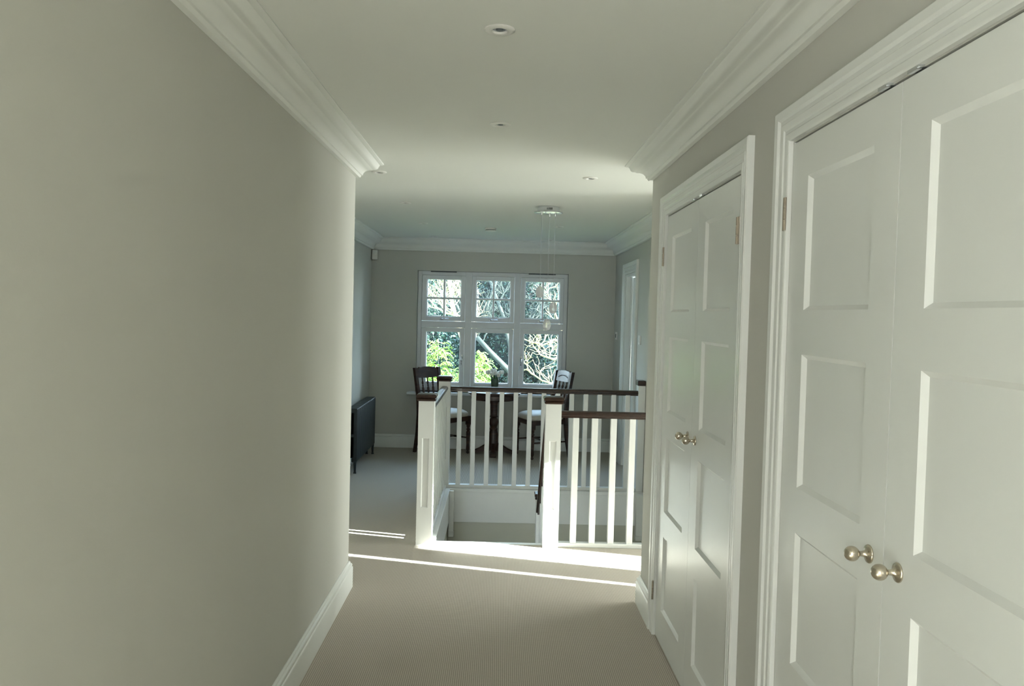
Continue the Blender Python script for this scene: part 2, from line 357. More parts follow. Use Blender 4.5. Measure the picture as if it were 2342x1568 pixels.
# landing door, set back in its lining
t = empty('door_3', (FR, DR[0], 0), kind='structure'); w = DR[1]-DR[0]
bm = NB(); casing(bm, 0, -1, 0, w, DRZ, [(.0, 0), (.0, .012), (.02, .016), (.1, .018), (.12, .022), (.16, .022), (.165, 0)] if 0 else [(u*1.15, v) for u, v in CAS]); link('casing', bm, M['gloss'], t)
bm = NB(); box(bm, 0, .12, -.001, .02, 0, DRZ); box(bm, 0, .12, w-.02, w+.001, 0, DRZ); box(bm, 0, .12, .02, w-.02, DRZ-.02, DRZ)
box(bm, .045, .062, w-.032, w-.02, 0, DRZ-.02); box(bm, .045, .062, .02, .032, 0, DRZ-.02)
link('door_lining', bm, M['gloss'], t)
bm = NB(); leaf_mesh(bm, w-.05, 1.9); lf = link('door_leaf', bm, M['gloss'], t, False, (.066, .024, 0))
bm = NB(); box(bm, .056, .064, w-.028, w-.021, .80, .89); link('hinge', bm, M['hinge'], lf); 
bm = NB(); mt = axis_m((0, .05, .98), (-1, 0, 0)); lathe(bm, [(.022, 0), (.022, .006), (.008, .008), (.008, .04)], 16, mt); tube(bm, [(-.04, .05, .98), (-.043, .09, .98), (-.042, .15, .978)], .008); link('door_handle', bm, M['chrome'], lf, True)

# ------------------------------------------------------------------ far window
S = 9.13/9.05
W1 = empty('window_1', (0, 9.12, 0), kind='structure')
def sx_(x): return x*S
def sz_(z): return 1.5+(z-1.5)*S
fx = [-.913, -.868, -.386, -.312, .158, .230, .706, .750]
z0, z1, z2, z3, z4, z5 = .630, .676, 1.338, 1.408, 1.915, 1.960
bm = NB()
for a, b in ((fx[0], fx[1]), (fx[2], fx[3]), (fx[4], fx[5]), (fx[6], fx[7])): box(bm, a, b, 0, .075, z0, z5, .004)
for a, b in ((z0, z1), (z2, z3), (z4, z5)): box(bm, fx[0], fx[7], .002, .073, a, b, .004)
link('window_frame', bm, M['upvc'], W1)
def handle(parent, x, z, kind):
    bm = NB()
    if kind == 'h':
        lathe(bm, [(.013, 0), (.013, .004), (.009, .010), (.008, .022)], 16, axis_m((x-.02, -.012, z), (0, -1, 0)))
        box(bm, x-.045, x-.003, -.016, -.012, z-.009, z+.009, .002)
        tube(bm, [(x-.02, -.032, z), (x+.01, -.036, z+.004), (x+.05, -.034, z+.003), (x+.062, -.033, z)], [.008, .006, .006, .005])
    else:
        box(bm, x-.009, x+.009, -.016, -.012, z-.03, z+.04, .002)
        lathe(bm, [(.012, 0), (.012, .004), (.008, .010), (.008, .022)], 16, axis_m((x, -.012, z+.01), (0, -1, 0)))
        tube(bm, [(x, -.032, z+.012), (x-.006, -.037, z-.02), (x-.004, -.035, z-.06), (x-.003, -.034, z-.075)], [.009, .007, .006, .005])
    return link('handle', bm, M['chrome'], parent, True)
for i, (a, b) in enumerate(((fx[1], fx[2]), (fx[3], fx[4]), (fx[5], fx[6]))):
    px0, px1 = ((-.815, -.433), (-.269, .115), (.275, .664))[i]
    for up in (1, 0):
        za, zb = (z3, z4) if up else (z1, z2); pa, pb = (1.457, 1.868) if up else (.724, 1.288)
        bm = NB(); e = .002
        box(bm, a+e, px0, -.010, .05, za+e, zb-e, .003); box(bm, px1, b-e, -.010, .05, za+e, zb-e, .003)
        box(bm, px0, px1, -.0095, .05, za+e, pa, .003); box(bm, px0, px1, -.0095, .05, pb, zb-e, .003)
        for s in (0, 1):  # glazing beads
            xx = px0 if s == 0 else px1; box(bm, xx-(.0 if s == 0 else .008), xx+(.008 if s == 0 else 0), .006, .05, pa, pb)
        box(bm, px0, px1, .006, .05, pa, pa+.008)
        if up:
            m = (px0+px1)/2+.004; zz = (pa+pb)/2; box(bm, m-.011, m+.011, -.004, .05, pa, pb, .003); box(bm, px0, px1, -.0035, .05, zz-.011, zz+.011, .003)
        c = link('casement', bm, M['upvc'], W1)
        bm = NB(); box(bm, px0, px1, .028, .034, pa, pb); link('pane', bm, M['pane'], c)
        if up: handle(c, (px0+px1)/2, 1.432, 'h')
        elif i == 0: handle(c, px1+.024, 1.0, 'v')
        elif i == 2: handle(c, px0-.024, 1.0, 'v')
for a, b in ((-.775, -.487), (.31, .61)):
    bm = NB(); box(bm, a, b, -.012, 0, 1.949, 1.961, .002)
    for k in range(14): box(bm, a+.006+k*(b-a-.012)/14, a+.002+(k+1)*(b-a-.012)/14, -.0135, -.011, 1.952, 1.958)
    link('trickle_vent', bm, M['vent'], W1)
bm = NB(); box(bm, -1.0, .84, 8.965, 9.05, .598, .626, .006); box(bm, WX0, WX1, 9.05, 9.20, .600, .628); struct('trim_window_sill', bm, M['upvc'])

# ------------------------------------------------------------------ balustrades and stairs
def newel(parent, cx, cy, zb, zt, h=.05, name='newel_post'):
    bm = NB()
    for sgn, ax in ((1, 0), (-1, 0), (1, 1), (-1, 1)):
        def P(u, d, z):
            return Vector((cx+sgn*(h-d), cy+u, z)) if ax == 0 else Vector((cx+u, cy+sgn*(h-d), z))
        us = [-h, -.023, .023, h]; zs = [zb, .245, .695, zt]
        for i in range(3):
            for j in range(3):
                c = [(us[i], zs[j]), (us[i+1], zs[j]), (us[i+1], zs[j+1]), (us[i], zs[j+1])]
                if i == 1 and j == 1:
                    o = [bm.verts.new(P(u, 0, z)) for u, z in c]; q = [bm.verts.new(P(u*.70, .009, z+(.007 if k < 2 else -.007))) for k, (u, z) in enumerate(c)]
                    for k in range(4): bm.faces.new((o[k], o[(k+1) % 4], q[(k+1) % 4], q[k]))
                    bm.faces.new(q)
                else: bm.faces.new([bm.verts.new(P(u, 0, z)) for u, z in c])
    for z in (zb, zt): bm.faces.new([bm.verts.new((cx+a*h, cy+b*h, z)) for a, b in ((-1, -1), (1, -1), (1, 1), (-1, 1))])
    bmesh.ops.remove_doubles(bm, verts=bm.verts, dist=.0001)
    n_ = link(name, bm, M['rail_white'], parent)
    bm = NB(); square_lathe(bm, [(h+.002, zt), (h+.009, zt+.004), (h+.011, zt+.013), (h+.004, zt+.019), (h+.012, zt+.023), (h+.015, zt+.032), (h+.012, zt+.040), (h+.002, zt+.045), (.01, zt+.048)], cx, cy)
    link('newel_cap', bm, M['rail_wood'], n_)
    return n_
RP = [(-.018, 0), (.018, 0), (.020, .012), (.029, .017), (.031, .027), (.026, .038), (.015, .044), (-.015, .044), (-.026, .038), (-.031, .027), (-.029, .017), (-.020, .012)]
def rail(parent, p, q, name='handrail', m=None):
    p, q = Vector(p), Vector(q); t = (q-p).normalized(); s = t.cross(Vector((0, 0, 1))).normalized(); u = Vector((0, 0, 1))
    bm = NB(); loft(bm, [[c+s*a+u*b for a, b in RP] for c in (p, q)]); return link(name, bm, m or M['rail_wood'], parent, 'auto')
def baluster(parent, x, y, z0=.028, z1=.832):
    bm = NB(); box(bm, x-.0195, x+.0195, y-.0195, y+.0195, z0, z1, .0015); return link('baluster', bm, M['rail_white'], parent)
def base(parent, p0, p1, q0, q1):
    bm = NB(); box(bm, p0, p1, q0, q1, 0, .028, .004); return link('base_rail', bm, M['rail_white'], parent)
RZ = .831
b1 = empty('balustrade', (-.455, 5.29, 0), 'long L-shaped white balustrade along the left and far edges of the stairwell', 'balustrade')
b1.location = (0, 0, 0)
newel(b1, -.455, 5.29, 0, .932)
newel(b1, -.455, 7.045, 0, .915)
bm = NB(); box(bm, -.402, -.390, 6.93, 6.96, -.37, -.29); 
bm.free()
# lower ends of the far newels, dropping past the floor edge
for x0, x1 in ((SX0+.0145, SX0+.055), (1.205, 1.268)):
    bm = NB(); box(bm, x0, x1, SY1-.075, SY1-.026, -.36, -.008, .003); box(bm, x0-.002 if x0 > 0 else x0, x1+.004 if x1 < 1 else x1, SY1-.08, SY1-.026, -.40, -.36, .004)
    link('newel_drop', bm, M['rail_white'], b1)
yb = 5.342
rail(b1, (-.455, 5.34, RZ), (-.455, 6.995, RZ)); base(b1, -.487, -.423, 5.34, 6.995)
for k in range(13): baluster(b1, -.455, 5.402+k*.1225)
rail(b1, (-.405, 7.035, RZ-.003), (1.207, 7.035, RZ-.003)); base(b1, -.405, 1.207, 7.005, 7.065)
for k in range(13): baluster(b1, -.325+k*.1205, 7.035)
bm = NB(); box(bm, 1.208, 1.268, 6.995, 7.095, 0, .917, .002); hn = link('half_newel', bm, M['rail_white'], b1)
bm = NB(); box(bm, 1.198, 1.268, 6.985, 7.105, .917, .962, .008); link('newel_cap', bm, M['rail_wood'], hn)
b2 = empty('balustrade', (0, 0, 0), 'short white balustrade with dark handrail at the stair head, sunlit newel at its left', 'balustrade')
newel(b2, .363, 5.29, 0, .932)
rail(b2, (.413, 5.29, .842), (1.265, 5.29, .842)); base(b2, .413, 1.268, 5.262, 5.318)
for k in range(6): baluster(b2, .512+k*.1225, 5.29, z1=.843)
# stairs: five steps down to a quarter landing, lower flight turning back to the right
st = empty('staircase', (0, 0, 0), 'carpeted staircase dropping away behind the white newel posts, with a thin dark sloping handrail', 'stairs')
RS, GO = .18, .20
bm = NB()
for k in range(1, 5): box(bm, SX0+.015, .30, SY0+.015+(k-1)*GO, SY0+.015+k*GO, -k*RS-.16, -k*RS)
box(bm, SX0+.015, 1.268, SY0+.015+4*GO, SY1-.002, -5*RS-.12, -5*RS)
for k in range(1, 5): box(bm, .42, 1.268, SY0+.015+(4-k)*GO, SY0+.015+(5-k)*GO, -(5+k)*RS-.16, -(5+k)*RS)
link('steps', bm, M['carpet'], st)
bm = NB(); loft(bm, [[Vector((x, SY0+.016, -.03)), Vector((x, SY0+.016, -.34)), Vector((x, 6.20, -1.18)), Vector((x, 6.20, -.80))] for x in (.335, .375)]); link('string', bm, M['rail_white'], st)
bm = NB(); box(bm, .315, .40, 6.20, 6.285, -.9, .094, .002); ln = link('newel_post', bm, M['rail_white'], st)
bm = NB(); square_lathe(bm, [(.044, .094), (.052, .098), (.053, .110), (.046, .116), (.055, .121), (.057, .132), (.05, .140), (.01, .145)], .3575, 6.2425); link('newel_cap', bm, M['rail_wood'], ln)
rail(st, (.345, 5.342, .85), (.345, 6.198, -.02))
for k in range(5):
    y = 5.44+k*.16; zt = .85-(y-5.342)*1.0164; baluster(st, .355, y, zt-.88, zt-.006)

# ------------------------------------------------------------------ ceiling lights
def downlight(px, py, lab, lamp=True, g='recessed ceiling downlights'):
    d = _r*((px-1171)/F_PX) - _u*((py-784)/F_PX) + _f; p = CAM+d*((CZ-CAM.z)/d.z)
    t = empty('downlight', (p.x, p.y, CZ), lab, 'downlight', g)
    bm = NB(); lathe(bm, [(.0435, -.0002), (.0435, -.003), (.040, -.0055), (.030, -.0065), (.0235, -.0055), (.0215, -.0010), (.0215, -.0002)], 40); link('bezel', bm, M['plastic'], t, 'auto')
    bm = NB(); lathe(bm, [(.0214, -.0003), (.0214, -.0016), (.017, -.0022), (.0165, -.0012)], 32); link('reflector', bm, M['chrome'], t, 'auto')
    bm = NB(); lathe(bm, [(.0105, -.0003), (.0105, -.0035), (.006, -.0045)], 16); link('lamp', bm, M['vent'], t, 'auto')
    return t
downlight(1143, 67, 'round white recessed downlight nearest the camera, large at the top of the picture')
downlight(1145, 284, 'round white recessed downlight in the hall ceiling, second from the camera')
downlight(867, 393, 'small recessed downlight beside the left cornice end where the hall opens out')
downlight(1350, 407, 'small recessed downlight beside the right cornice end where the hall opens out')
downlight(927, 463, 'faint white recessed downlight over the left side of the stairwell')
downlight(968, 510, 'small dark-edged recessed downlight left of the smoke alarm')
downlight(1278, 518, 'small recessed downlight just behind the chrome pendant canopy')
downlight(994, 541, 'faint recessed downlight closest to the far cornice, on the left')
downlight(1258, 549, 'faint recessed downlight closest to the far cornice, on the right')
# smoke alarm
p = Vector((-.104, 7.72, CZ))
t = empty('smoke_alarm', p, 'round white smoke alarm on the ceiling in front of the far window', 'smoke alarm')
bm = NB(); lathe(bm, [(.052, -.0003), (.054, -.012), (.054, -.016)], 32); link('base', bm, M['plastic'], t, 'auto')
bm = NB(); lathe(bm, [(.047, -.016), (.047, -.021)], 32); link('grille', bm, M['vent'], t, 'auto')
bm = NB(); lathe(bm, [(.052, -.021), (.050, -.028), (.03, -.034), (.005, -.035)], 32); link('cover', bm, M['plastic'], t, 'auto')
# pendant
PXc, PYc = .343, 6.12
t = empty('pendant_light', (PXc, PYc, CZ), 'chrome pendant light with three cut-glass drops hanging above the stairwell', 'pendant light')
bm = NB(); lathe(bm, [(.083, -.0003), (.084, -.006), (.084, -.034), (.080, -.036)], 48); c = link('canopy', bm, M['chrome'], t, 'auto')
for k in range(6):
    a = -PI/2+.05+(k-2.5)*.085; bm = NB(); x, y = .0846*math.cos(a), .0846*math.sin(a); box(bm, x-.002, x+.002, y-.001, y+.002, -.029, -.012); link('slot', bm, M['dark'], c)
bm = NB(); lathe(bm, [(.09, -.036), (.108, -.038), (.109, -.043), (.105, -.046), (.02, -.048)], 48); link('ceiling_plate', bm, M['chrome'], t, 'auto')
for dx, dy, z in ((-.050, -.02, 1.672), (.055, .03, 1.556), (.013, .06, 1.428)):
    bm = NB(); tube(bm, [(dx, dy, -.048), (dx, dy, z-CZ+.04)], .0011, 6); wv = link('suspension_wire', bm, M['wire'], t)
    bm = NB(); lathe(bm, [(.006, -.048), (.006, -.058), (.003, -.062)], 10, Matrix.Translation((dx, dy, 0))); link('ferrule', bm, M['chrome'], wv)
    bm = NB(); n_ = 12; rings = []
    for r, h in ((.010, .043), (.022, .036), (.031, .020), (.034, 0), (.031, -.020), (.022, -.036), (.010, -.042)):
        rings.append([Vector((dx+r*(1 if i % 2 else .88)*math.cos(2*PI*i/n_), dy+r*(1 if i % 2 else .88)*math.sin(2*PI*i/n_), z-CZ+h)) for i in range(n_)])
    loft(bm, rings); gd = link('glass_drop', bm, M['crystal'], t)
    bm = NB(); lathe(bm, [(.0075, .046), (.0075, .018), (.004, .014)], 12, Matrix.Translation((dx, dy, z-CZ))); link('lamp_holder', bm, M['chrome'], gd, 'auto')
# alarm sensor in the corner
t = empty('motion_sensor', (-1.385, 9.012, 2.115), 'small white motion sensor under the cornice in the far left corner', 'sensor', rz=math.radians(12))
bm = NB(); box(bm, -.03, .032, -.022, .03, -.053, .053, .008); link('body', bm, M['plastic'], t)
bm = NB(); box(bm, -.018, .020, -.0245, -.021, -.035, .012, .001); link('lens', bm, M['petal'], t)
# switches on the landing's right wall
for y, z, nm, lab in ((8.82, 1.30, 'thermostat', 'small wall control with a dark screen between the far corner and the landing door'), (7.36, 1.30, 'light_switch', 'small white light switch on the near side of the landing door')):
    t = empty(nm, (FR, y, z), lab, nm.replace('_', ' '))
    bm = NB(); box(bm, -.012, -.0005, -.042, .042, -.042, .042, .003); link('plate', bm, M['plastic'], t)
    bm = NB(); box(bm, -.016, -.011, -.012, .012, -.02, .02, .002); link('rocker' if 'sw' in nm else 'screen', bm, M['plastic'] if 'sw' in nm else M['vent'], t)

# ------------------------------------------------------------------ radiator
t = empty('radiator', (-1.335, 8.06, 0), 'dark grey cast column radiator standing against the landing\'s left wall', 'radiator')
N = 24; L = 1.10; pitch = L/N
for k in range(N):
    y = -.55+(k+.5)*pitch; bm = NB(); hw = pitch/2-.0012
    for x0, x1 in ((.017, .053), (-.045, -.009)): box(bm, x0, x1, y-hw, y+hw, .13, .575, .009)
    for a, b in ((.555, .602), (.335, .365), (.105, .150)): box(bm, -.045, .053, y-hw*.98, y+hw*.98, a, b, .010)
    link('column_section', bm, M['iron'], t)
for y in (-.528, .528):
    bm = NB()
    for x in (.035, -.027): loft(bm, [[Vector((x+sx*w, y+sy*w, z)) for sx, sy in ((-1, -1), (1, -1), (1, 1), (-1, 1))] for w, z in ((.013, 0), (.009, .02), (.011, .07), (.014, .12))])
    link('foot', bm, M['iron'], t)
bm = NB(); tube(bm, [(0, -.555, .13), (0, -.60, .13), (0, -.605, .12), (0, -.605, 0.0)], .009); lathe(bm, [(.014, .10), (.016, .11), (.016, .15), (.012, .155)], 14, Matrix.Translation((0, -.603, 0))); link('valve_pipe', bm, M['chrome'], t, True)

# ------------------------------------------------------------------ table and chairs
t = empty('pedestal_table', (-.035, 8.74, 0), 'round dark wooden pedestal table below the window with the vase on it', 'table')
bm = NB(); lathe(bm, [(.02, .642), (.262, .642), (.272, .648), (.274, .655), (.285, .660), (.288, .668), (.283, .675), (.02, .676)], 48); link('tabletop', bm, M['wood'], t, 'auto')
bm = NB(); lathe(bm, [(.20, .588), (.245, .590), (.252, .60), (.250, .642), (.2, .643)], 40); link('apron', bm, M['wood'], t, 'auto')
bm = NB(); lathe(bm, [(.05, .590), (.048, .56), (.040, .54), (.038, .48), (.036, .42), (.045, .405), (.030, .395), (.045, .375), (.050, .35), (.046, .32), (.034, .29), (.044, .275), (.040, .26), (.050, .22), (.052, .14), (.056, .08), (.052, .055), (.02, .05)], 28); link('column', bm, M['wood'], t, 'auto')
for a in (-PI/2, 0.02, PI-.02, PI/2):
    bm = NB(); d = Vector((math.cos(a), math.sin(a), 0)); s = Vector((-d.y, d.x, 0)); rings = []
    for r, zc, hh, w in ((.03, .085, .045, .028), (.09, .075, .035, .026), (.15, .045, .026, .026), (.195, .030, .020, .030), (.225, .025, .022, .032), (.235, .022, .014, .028)):
        rings.append([d*r+s*(w*u)+Vector((0, 0, max(0.0005, zc+hh*v))) for u, v in ((-1, -1), (1, -1), (1, .6), (.5, 1), (-.5, 1), (-1, .6))])
    loft(bm, rings); link('foot', bm, M['wood'], t)

def chair(name, loc, rz, label):
    # local: seat front towards +x, back at -x; origin under the seat
    t = empty(name, loc, label, 'chair', 'dining chairs at the pedestal table', rz=rz)
    for s in (-1, 1):
        bm = NB(); yb_ = s*.165
        pts = [(-.255, yb_, 0), (-.215, yb_, .22), (-.20, yb_, .42), (-.21, yb_*1.02, .60), (-.245, yb_*1.06, .80), (-.262, yb_*1.08, .905)]
        rings = [[Vector((x+a*w, y+b*w, z)) for a, b in ((-1, -1), (1, -1), (1, 1), (-1, 1))] for (x, y, z), w in zip(pts, (.014, .017, .019, .018, .017, .018))]
        loft(bm, rings); link('rear_leg', bm, M['wood'], t)
        bm = NB(); mt = Matrix.Translation((.195, s*.185, 0))
        lathe(bm, [(.010, 0), (.017, .012), (.011, .03), (.019, .05), (.017, .10), (.021, .20), (.022, .235), (.013, .245), (.023, .26), (.013, .275), (.019, .29), (.021, .31)], 18, mt)
        box(bm, .172, .218, s*.185-.023, s*.185+.023, .31, .40, .003); link('front_leg', bm, M['wood'], t, 'auto')
    # crest rail, shaped along its top, following the splay of the posts
    bm = NB(); top, bot, K = [], [], 14; W = .160
    rings = []
    for k in range(K+1):
        u = -1+2*k/K; y = u*W
        zt = .885+.030*max(0, 1-abs(u)**2.2*1.0)+(.010*math.cos(u*PI*3) if abs(u) > .66 else 0); zb = .800-.006*math.cos(u*PI/2)
        xb = -.262+.006*(1-u*u)*-1
        rings.append([Vector((xb-.012+.016, y, zb)), Vector((xb+.012+.016, y, zb)), Vector((xb+.010, y, zt)), Vector((xb-.012, y, zt))])
    loft(bm, rings); cr = link('crest_rail', bm, M['wood'], t, 'auto')
    bm = NB()
    for k in range(13):
        u = -.6+1.2*k/12; z = .842+.022*(1-(u/.6)**2); lathe(bm, [(.001, 0), (.0055, .0008), (.003, .004), (.0003, .005)], 8, axis_m((-.244, u*W, z), (1, 0, 0)))
    link('carving', bm, M['wood'], cr)
    bm = NB(); box(bm, -.235, -.205, -.150, .150, .565, .605, .005); link('lower_rail', bm, M['wood'], t)
    for k in (-1, 0, 1):
        bm = NB(); y = k*.075
        P0, P1 = Vector((-.220, y, .60)), Vector((-.250, y*1.05, .802)); mt = axis_m(P0, P1-P0)
        lathe(bm, [(.007, 0), (.012, .05), (.013, .085), (.006, .105), (.011, .115), (.006, .123), (.013, .140), (.012, .15), (.007, .165), (.009, .185), (.007, .205)], 14, mt); link('spindle', bm, M['wood'], t, 'auto')
    # seat frame and cushion (wider in front)
    def outline(i, z): return [Vector((x, y, z)) for x, y in ((-.21, -.165+i), (.215-i, -.205+i), (.215-i, .205-i), (-.21, .165-i))]
    bm = NB(); loft(bm, [outline(.0, .355), outline(0, .405)]); link('seat_frame', bm, M['wood'], t)
    bm = NB(); rings = []
    for z, i in ((.405, -.002), (.418, -.008), (.438, -.006), (.455, .010), (.470, .040), (.482, .090), (.486, .15)):
        x0, x1, w0, w1 = -.205+i*.9, .218-i, .162-i, .208-i; ring = []
        for k in range(32):
            a = 2*PI*k/32; cx_, cy_ = math.cos(a), math.sin(a); e = .45
            u = math.copysign(abs(cx_)**e, cx_); v = math.copysign(abs(cy_)**e, cy_)
            ring.append(Vector(((x0+x1)/2+u*(x1-x0)/2, v*(w0+(w1-w0)*(u+1)/2), z)))
        rings.append(ring)
    loft(bm, rings); link('seat_cushion', bm, M['seat'], t, True)
    bm = NB()
    for s in (-1, 1): tube(bm, [(-.205, s*.166, .17), (.0, s*.176, .17), (.19, s*.184, .17)], [.008, .011, .008])
    tube(bm, [(0, -.17, .17), (0, 0, .17), (0, .17, .17)], [.008, .011, .008]); link('stretcher', bm, M['wood'], t, True)
    return t
chair('dining_chair', (-.575, 8.735, 0), math.radians(-39), 'dark turned wooden chair with cream seat left of the table, facing right')
chair('dining_chair', (.475, 8.705, 0), math.radians(204), 'dark turned wooden chair with cream seat right of the table, its crest shining blue')

# vase of tulips
v = empty('vase', (-.035, 8.72, .6762), 'small square-shouldered glass vase with green water on the round table', 'vase')
bm = NB(); lathe(bm, [(.034, 0), (.036, .004), (.044, .135), (.0445, .140), (.041, .1395), (.034, .02), (.002, .018)], 28, cap=False); link('vase_body', bm, M['vase_tint'], v, True)
random.seed(3)
fl = empty('flower_bunch', (-.035, 8.72, .6965), 'bunch of white tulips standing in the glass vase on the table', 'flowers')
for k in range(11):
    a = k*2.4; r = .018+.058*((k+1)/11)**.7 if k else 0; ex, ey = r*math.cos(a), r*math.sin(a); hz = .178+.012*math.sin(k*1.7)-.30*r
    bm = NB(); tube(bm, [(ex*.18, ey*.18, .012), (ex*.32, ey*.32, .10), (ex, ey, hz)], .0028, 6); s_ = link('stem', bm, M['stem'], fl, True)
    bm = NB(); lathe(bm, [(.004, -.004), (.016, .006), (.0195, .020), (.017, .034), (.009, .044), (.003, .046)], 12, axis_m((ex, ey, hz), (ex*1.5, ey*1.5, .12))); link('tulip_head', bm, M['petal'], s_, True)
    bm = NB(); q = [Vector((ex*.3, ey*.3, .10)), Vector((ex*.8+.012*math.sin(a), ey*.8-.012*math.cos(a), .14)), Vector((ex*1.25+.01*math.sin(a), ey*1.25, .155))]
    s = Vector((-math.sin(a), math.cos(a), 0))*.008; loft(bm, [[q[0]-s, q[0]+s, q[0]+Vector((0, 0, .002))], [q[1]-s, q[1]+s, q[1]+Vector((0, 0, .002))], [q[2]-s*.1, q[2]+s*.1, q[2]+Vector((0, 0, .001))]]); link('leaf', bm, M['stem'], s_)

# ------------------------------------------------------------------ garden seen through the window
GZ = -2.9
bm = NB(); box(bm, -30, 30, 9.4, 60, GZ-.1, GZ); struct('ground', bm, M['grass'])
rnd = random.Random(11)
def leaves(bm, n, fn, size, up=.5):
    for _ in range(n):
        p = fn(); s = size*rnd.uniform(.6, 1.4)
        a = Vector((rnd.gauss(0, 1), rnd.gauss(0, 1), rnd.gauss(0, 1))).normalized(); b = a.cross(Vector((rnd.gauss(0, 1), rnd.gauss(0, 1), rnd.gauss(0, 1)))).normalized()
        bm.faces.new([bm.verts.new(p+a*s), bm.verts.new(p+b*s*.45), bm.verts.new(p-a*s), bm.verts.new(p-b*s*.45)])
def blob(bm, c, r, seed, k=.18):
    q = bmesh.ops.create_icosphere(bm, subdivisions=3, radius=1)
    for v in q['verts']:
        d = v.co.normalized(); f = 1+k*math.sin(d.x*5+seed)*math.cos(d.y*4+seed*2)+k*.6*math.sin(d.z*9+seed)
        v.co = Vector((c[0]+d.x*r[0]*f, c[1]+d.y*r[1]*f, c[2]+d.z*r[2]*f))
def evergreen(c, r, n, label, size=.042, m='leaf_dark', seed=1, cat='tree'):
    t = empty('evergreen_tree', (c[0], c[1], GZ), label, cat, 'garden evergreens beyond the window')
    cz = c[2]-GZ
    bm = NB(); tube(bm, [(0, 0, -.05), (.1, 0, cz*.5), (0, .1, cz)], [.28, .22, .15], 10); link('trunk', bm, M['bark_shaded'], t, True)
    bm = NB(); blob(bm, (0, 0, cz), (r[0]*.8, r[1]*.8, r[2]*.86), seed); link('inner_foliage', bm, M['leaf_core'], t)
    def fn():
        d = Vector((rnd.gauss(0, 1), rnd.gauss(0, 1), rnd.gauss(0, 1))).normalized(); q = rnd.uniform(.78, 1.08)
        f = 1+.16*math.sin(d.x*7+seed)*math.cos(d.z*6+seed)
        return Vector((d.x*r[0]*q*f, d.y*r[1]*q*f, cz+d.z*r[2]*q*f))
    bm = NB(); leaves(bm, n, fn, size); link('leaves', bm, M[m], t)
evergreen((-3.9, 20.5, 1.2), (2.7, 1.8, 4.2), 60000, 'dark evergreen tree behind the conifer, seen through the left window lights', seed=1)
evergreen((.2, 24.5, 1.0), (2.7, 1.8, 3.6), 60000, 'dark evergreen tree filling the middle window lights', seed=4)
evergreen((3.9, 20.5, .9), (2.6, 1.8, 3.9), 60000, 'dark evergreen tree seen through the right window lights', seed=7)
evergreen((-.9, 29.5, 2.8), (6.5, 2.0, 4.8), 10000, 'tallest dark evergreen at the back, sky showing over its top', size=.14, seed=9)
evergreen((2.9, 17.6, -1.7), (2.0, .9, 2.3), 9000, 'low olive-green shrub behind the bare branches in the lower right light', m='leaf_mid', size=.05, seed=12, cat='shrub')

# bare, sun-caught trees
def grow(segs, p, d, r, L, depth, curl, rr):
    n_ = 5; pts = [p.copy()]; rad = [r]
    for k in range(n_):
        d = (d+Vector((rr.gauss(0, curl), rr.gauss(0, curl*.6), rr.gauss(0, curl)+.05))).normalized(); p = p+d*(L/n_); pts.append(p.copy()); rad.append(r*(1-.42*(k+1)/n_))
        if depth > 0 and k >= 1 and rr.random() < .8:
            s = 1 if rr.random() < .5 else -1
            nd = (d+Vector((s*rr.uniform(.5, 1.1), rr.uniform(-.5, .5), rr.uniform(.1, .8)))).normalized()
            grow(segs, p.copy(), nd, r*.6, L*rr.uniform(.5, .75), depth-1, curl, rr)
    if depth > 0: grow(segs, p, d, rad[-1], L*.7, depth-1, curl, rr)
    else: pts.append(p+d*.018); rad.append(rad[-1]*1.9); pts.append(p+d*.045); rad.append(.001)
    segs.append((pts, rad))
def bare_tree(label, limbs, mname, seed, depth=3, curl=.22, L=.34, twig=.007, loc=None):
    rr = random.Random(seed); base_ = Vector((limbs[0][0][0][0], limbs[0][0][0][1], GZ)); t = empty('bare_tree', base_, label, 'tree', 'bare garden trees beyond the window')
    bt = NB(); bb = NB()
    for pts, r0, r1, sp in limbs:
        P = [Vector(p)-base_ for p in pts]; m_ = len(P); tube(bt, P, [r0+(r1-r0)*k/(m_-1) for k in range(m_)], 8)
        for i in range(sp[0], m_-1):
            for k in range(sp[1]):
                u = rr.random(); p = P[i].lerp(P[i+1], u); ax = (P[i+1]-P[i]).normalized(); s = rr.choice((-1, 1))
                d = (ax*.6+Vector((s*rr.uniform(.4, 1), rr.uniform(-.4, .3), rr.uniform(0, .9)))).normalized()
                segs = []; grow(segs, p, d, twig*1.5, L*rr.uniform(.7, 1.3), depth-1, curl, rr)
                for q, rad in segs: tube(bb, q, rad, 5)
        segs = []; grow(segs, P[-1], (P[-1]-P[-2]).normalized(), r1, L, depth, curl, rr)
        for q, rad in segs: tube(bb, q, rad, 5)
    link('trunk', bt, M[mname], t, True); link('branches', bb, M[mname], t)
Y = 13.0
A_ = lambda x, y, Y_=Y: at(x, y, Y_)
# the tree whose thick limb crosses the middle light and whose crown fills the upper left lights
g0 = A_(1270, 960, 16.3); root = (g0.x+.3, g0.y, GZ-.05)
bare_tree('bare tree with a thick pale limb slanting across the middle lower window light',
          [([root, tuple(g0), tuple(A_(1215, 900, 16.2)), tuple(A_(1163, 846, 16.1)), tuple(A_(1122, 805, 16.0)), tuple(A_(1090, 770, 15.9))], .07, .045, (4, 1)),
           ([tuple(A_(1090, 770, 15.9)), tuple(A_(1062, 735, 15.8)), tuple(A_(1040, 690, 15.7)), tuple(A_(1032, 650, 15.7))], .040, .022, (0, 4)),
           ([tuple(A_(1090, 770, 15.9)), tuple(A_(1110, 715, 15.8)), tuple(A_(1126, 665, 15.7)), tuple(A_(1150, 610, 15.7))], .034, .016, (0, 3))], 'bark_shaded', 5, depth=3)
Y = 15.2
g0 = A_(1062, 960, 15.2); root = (g0.x, g0.y, GZ-.05)
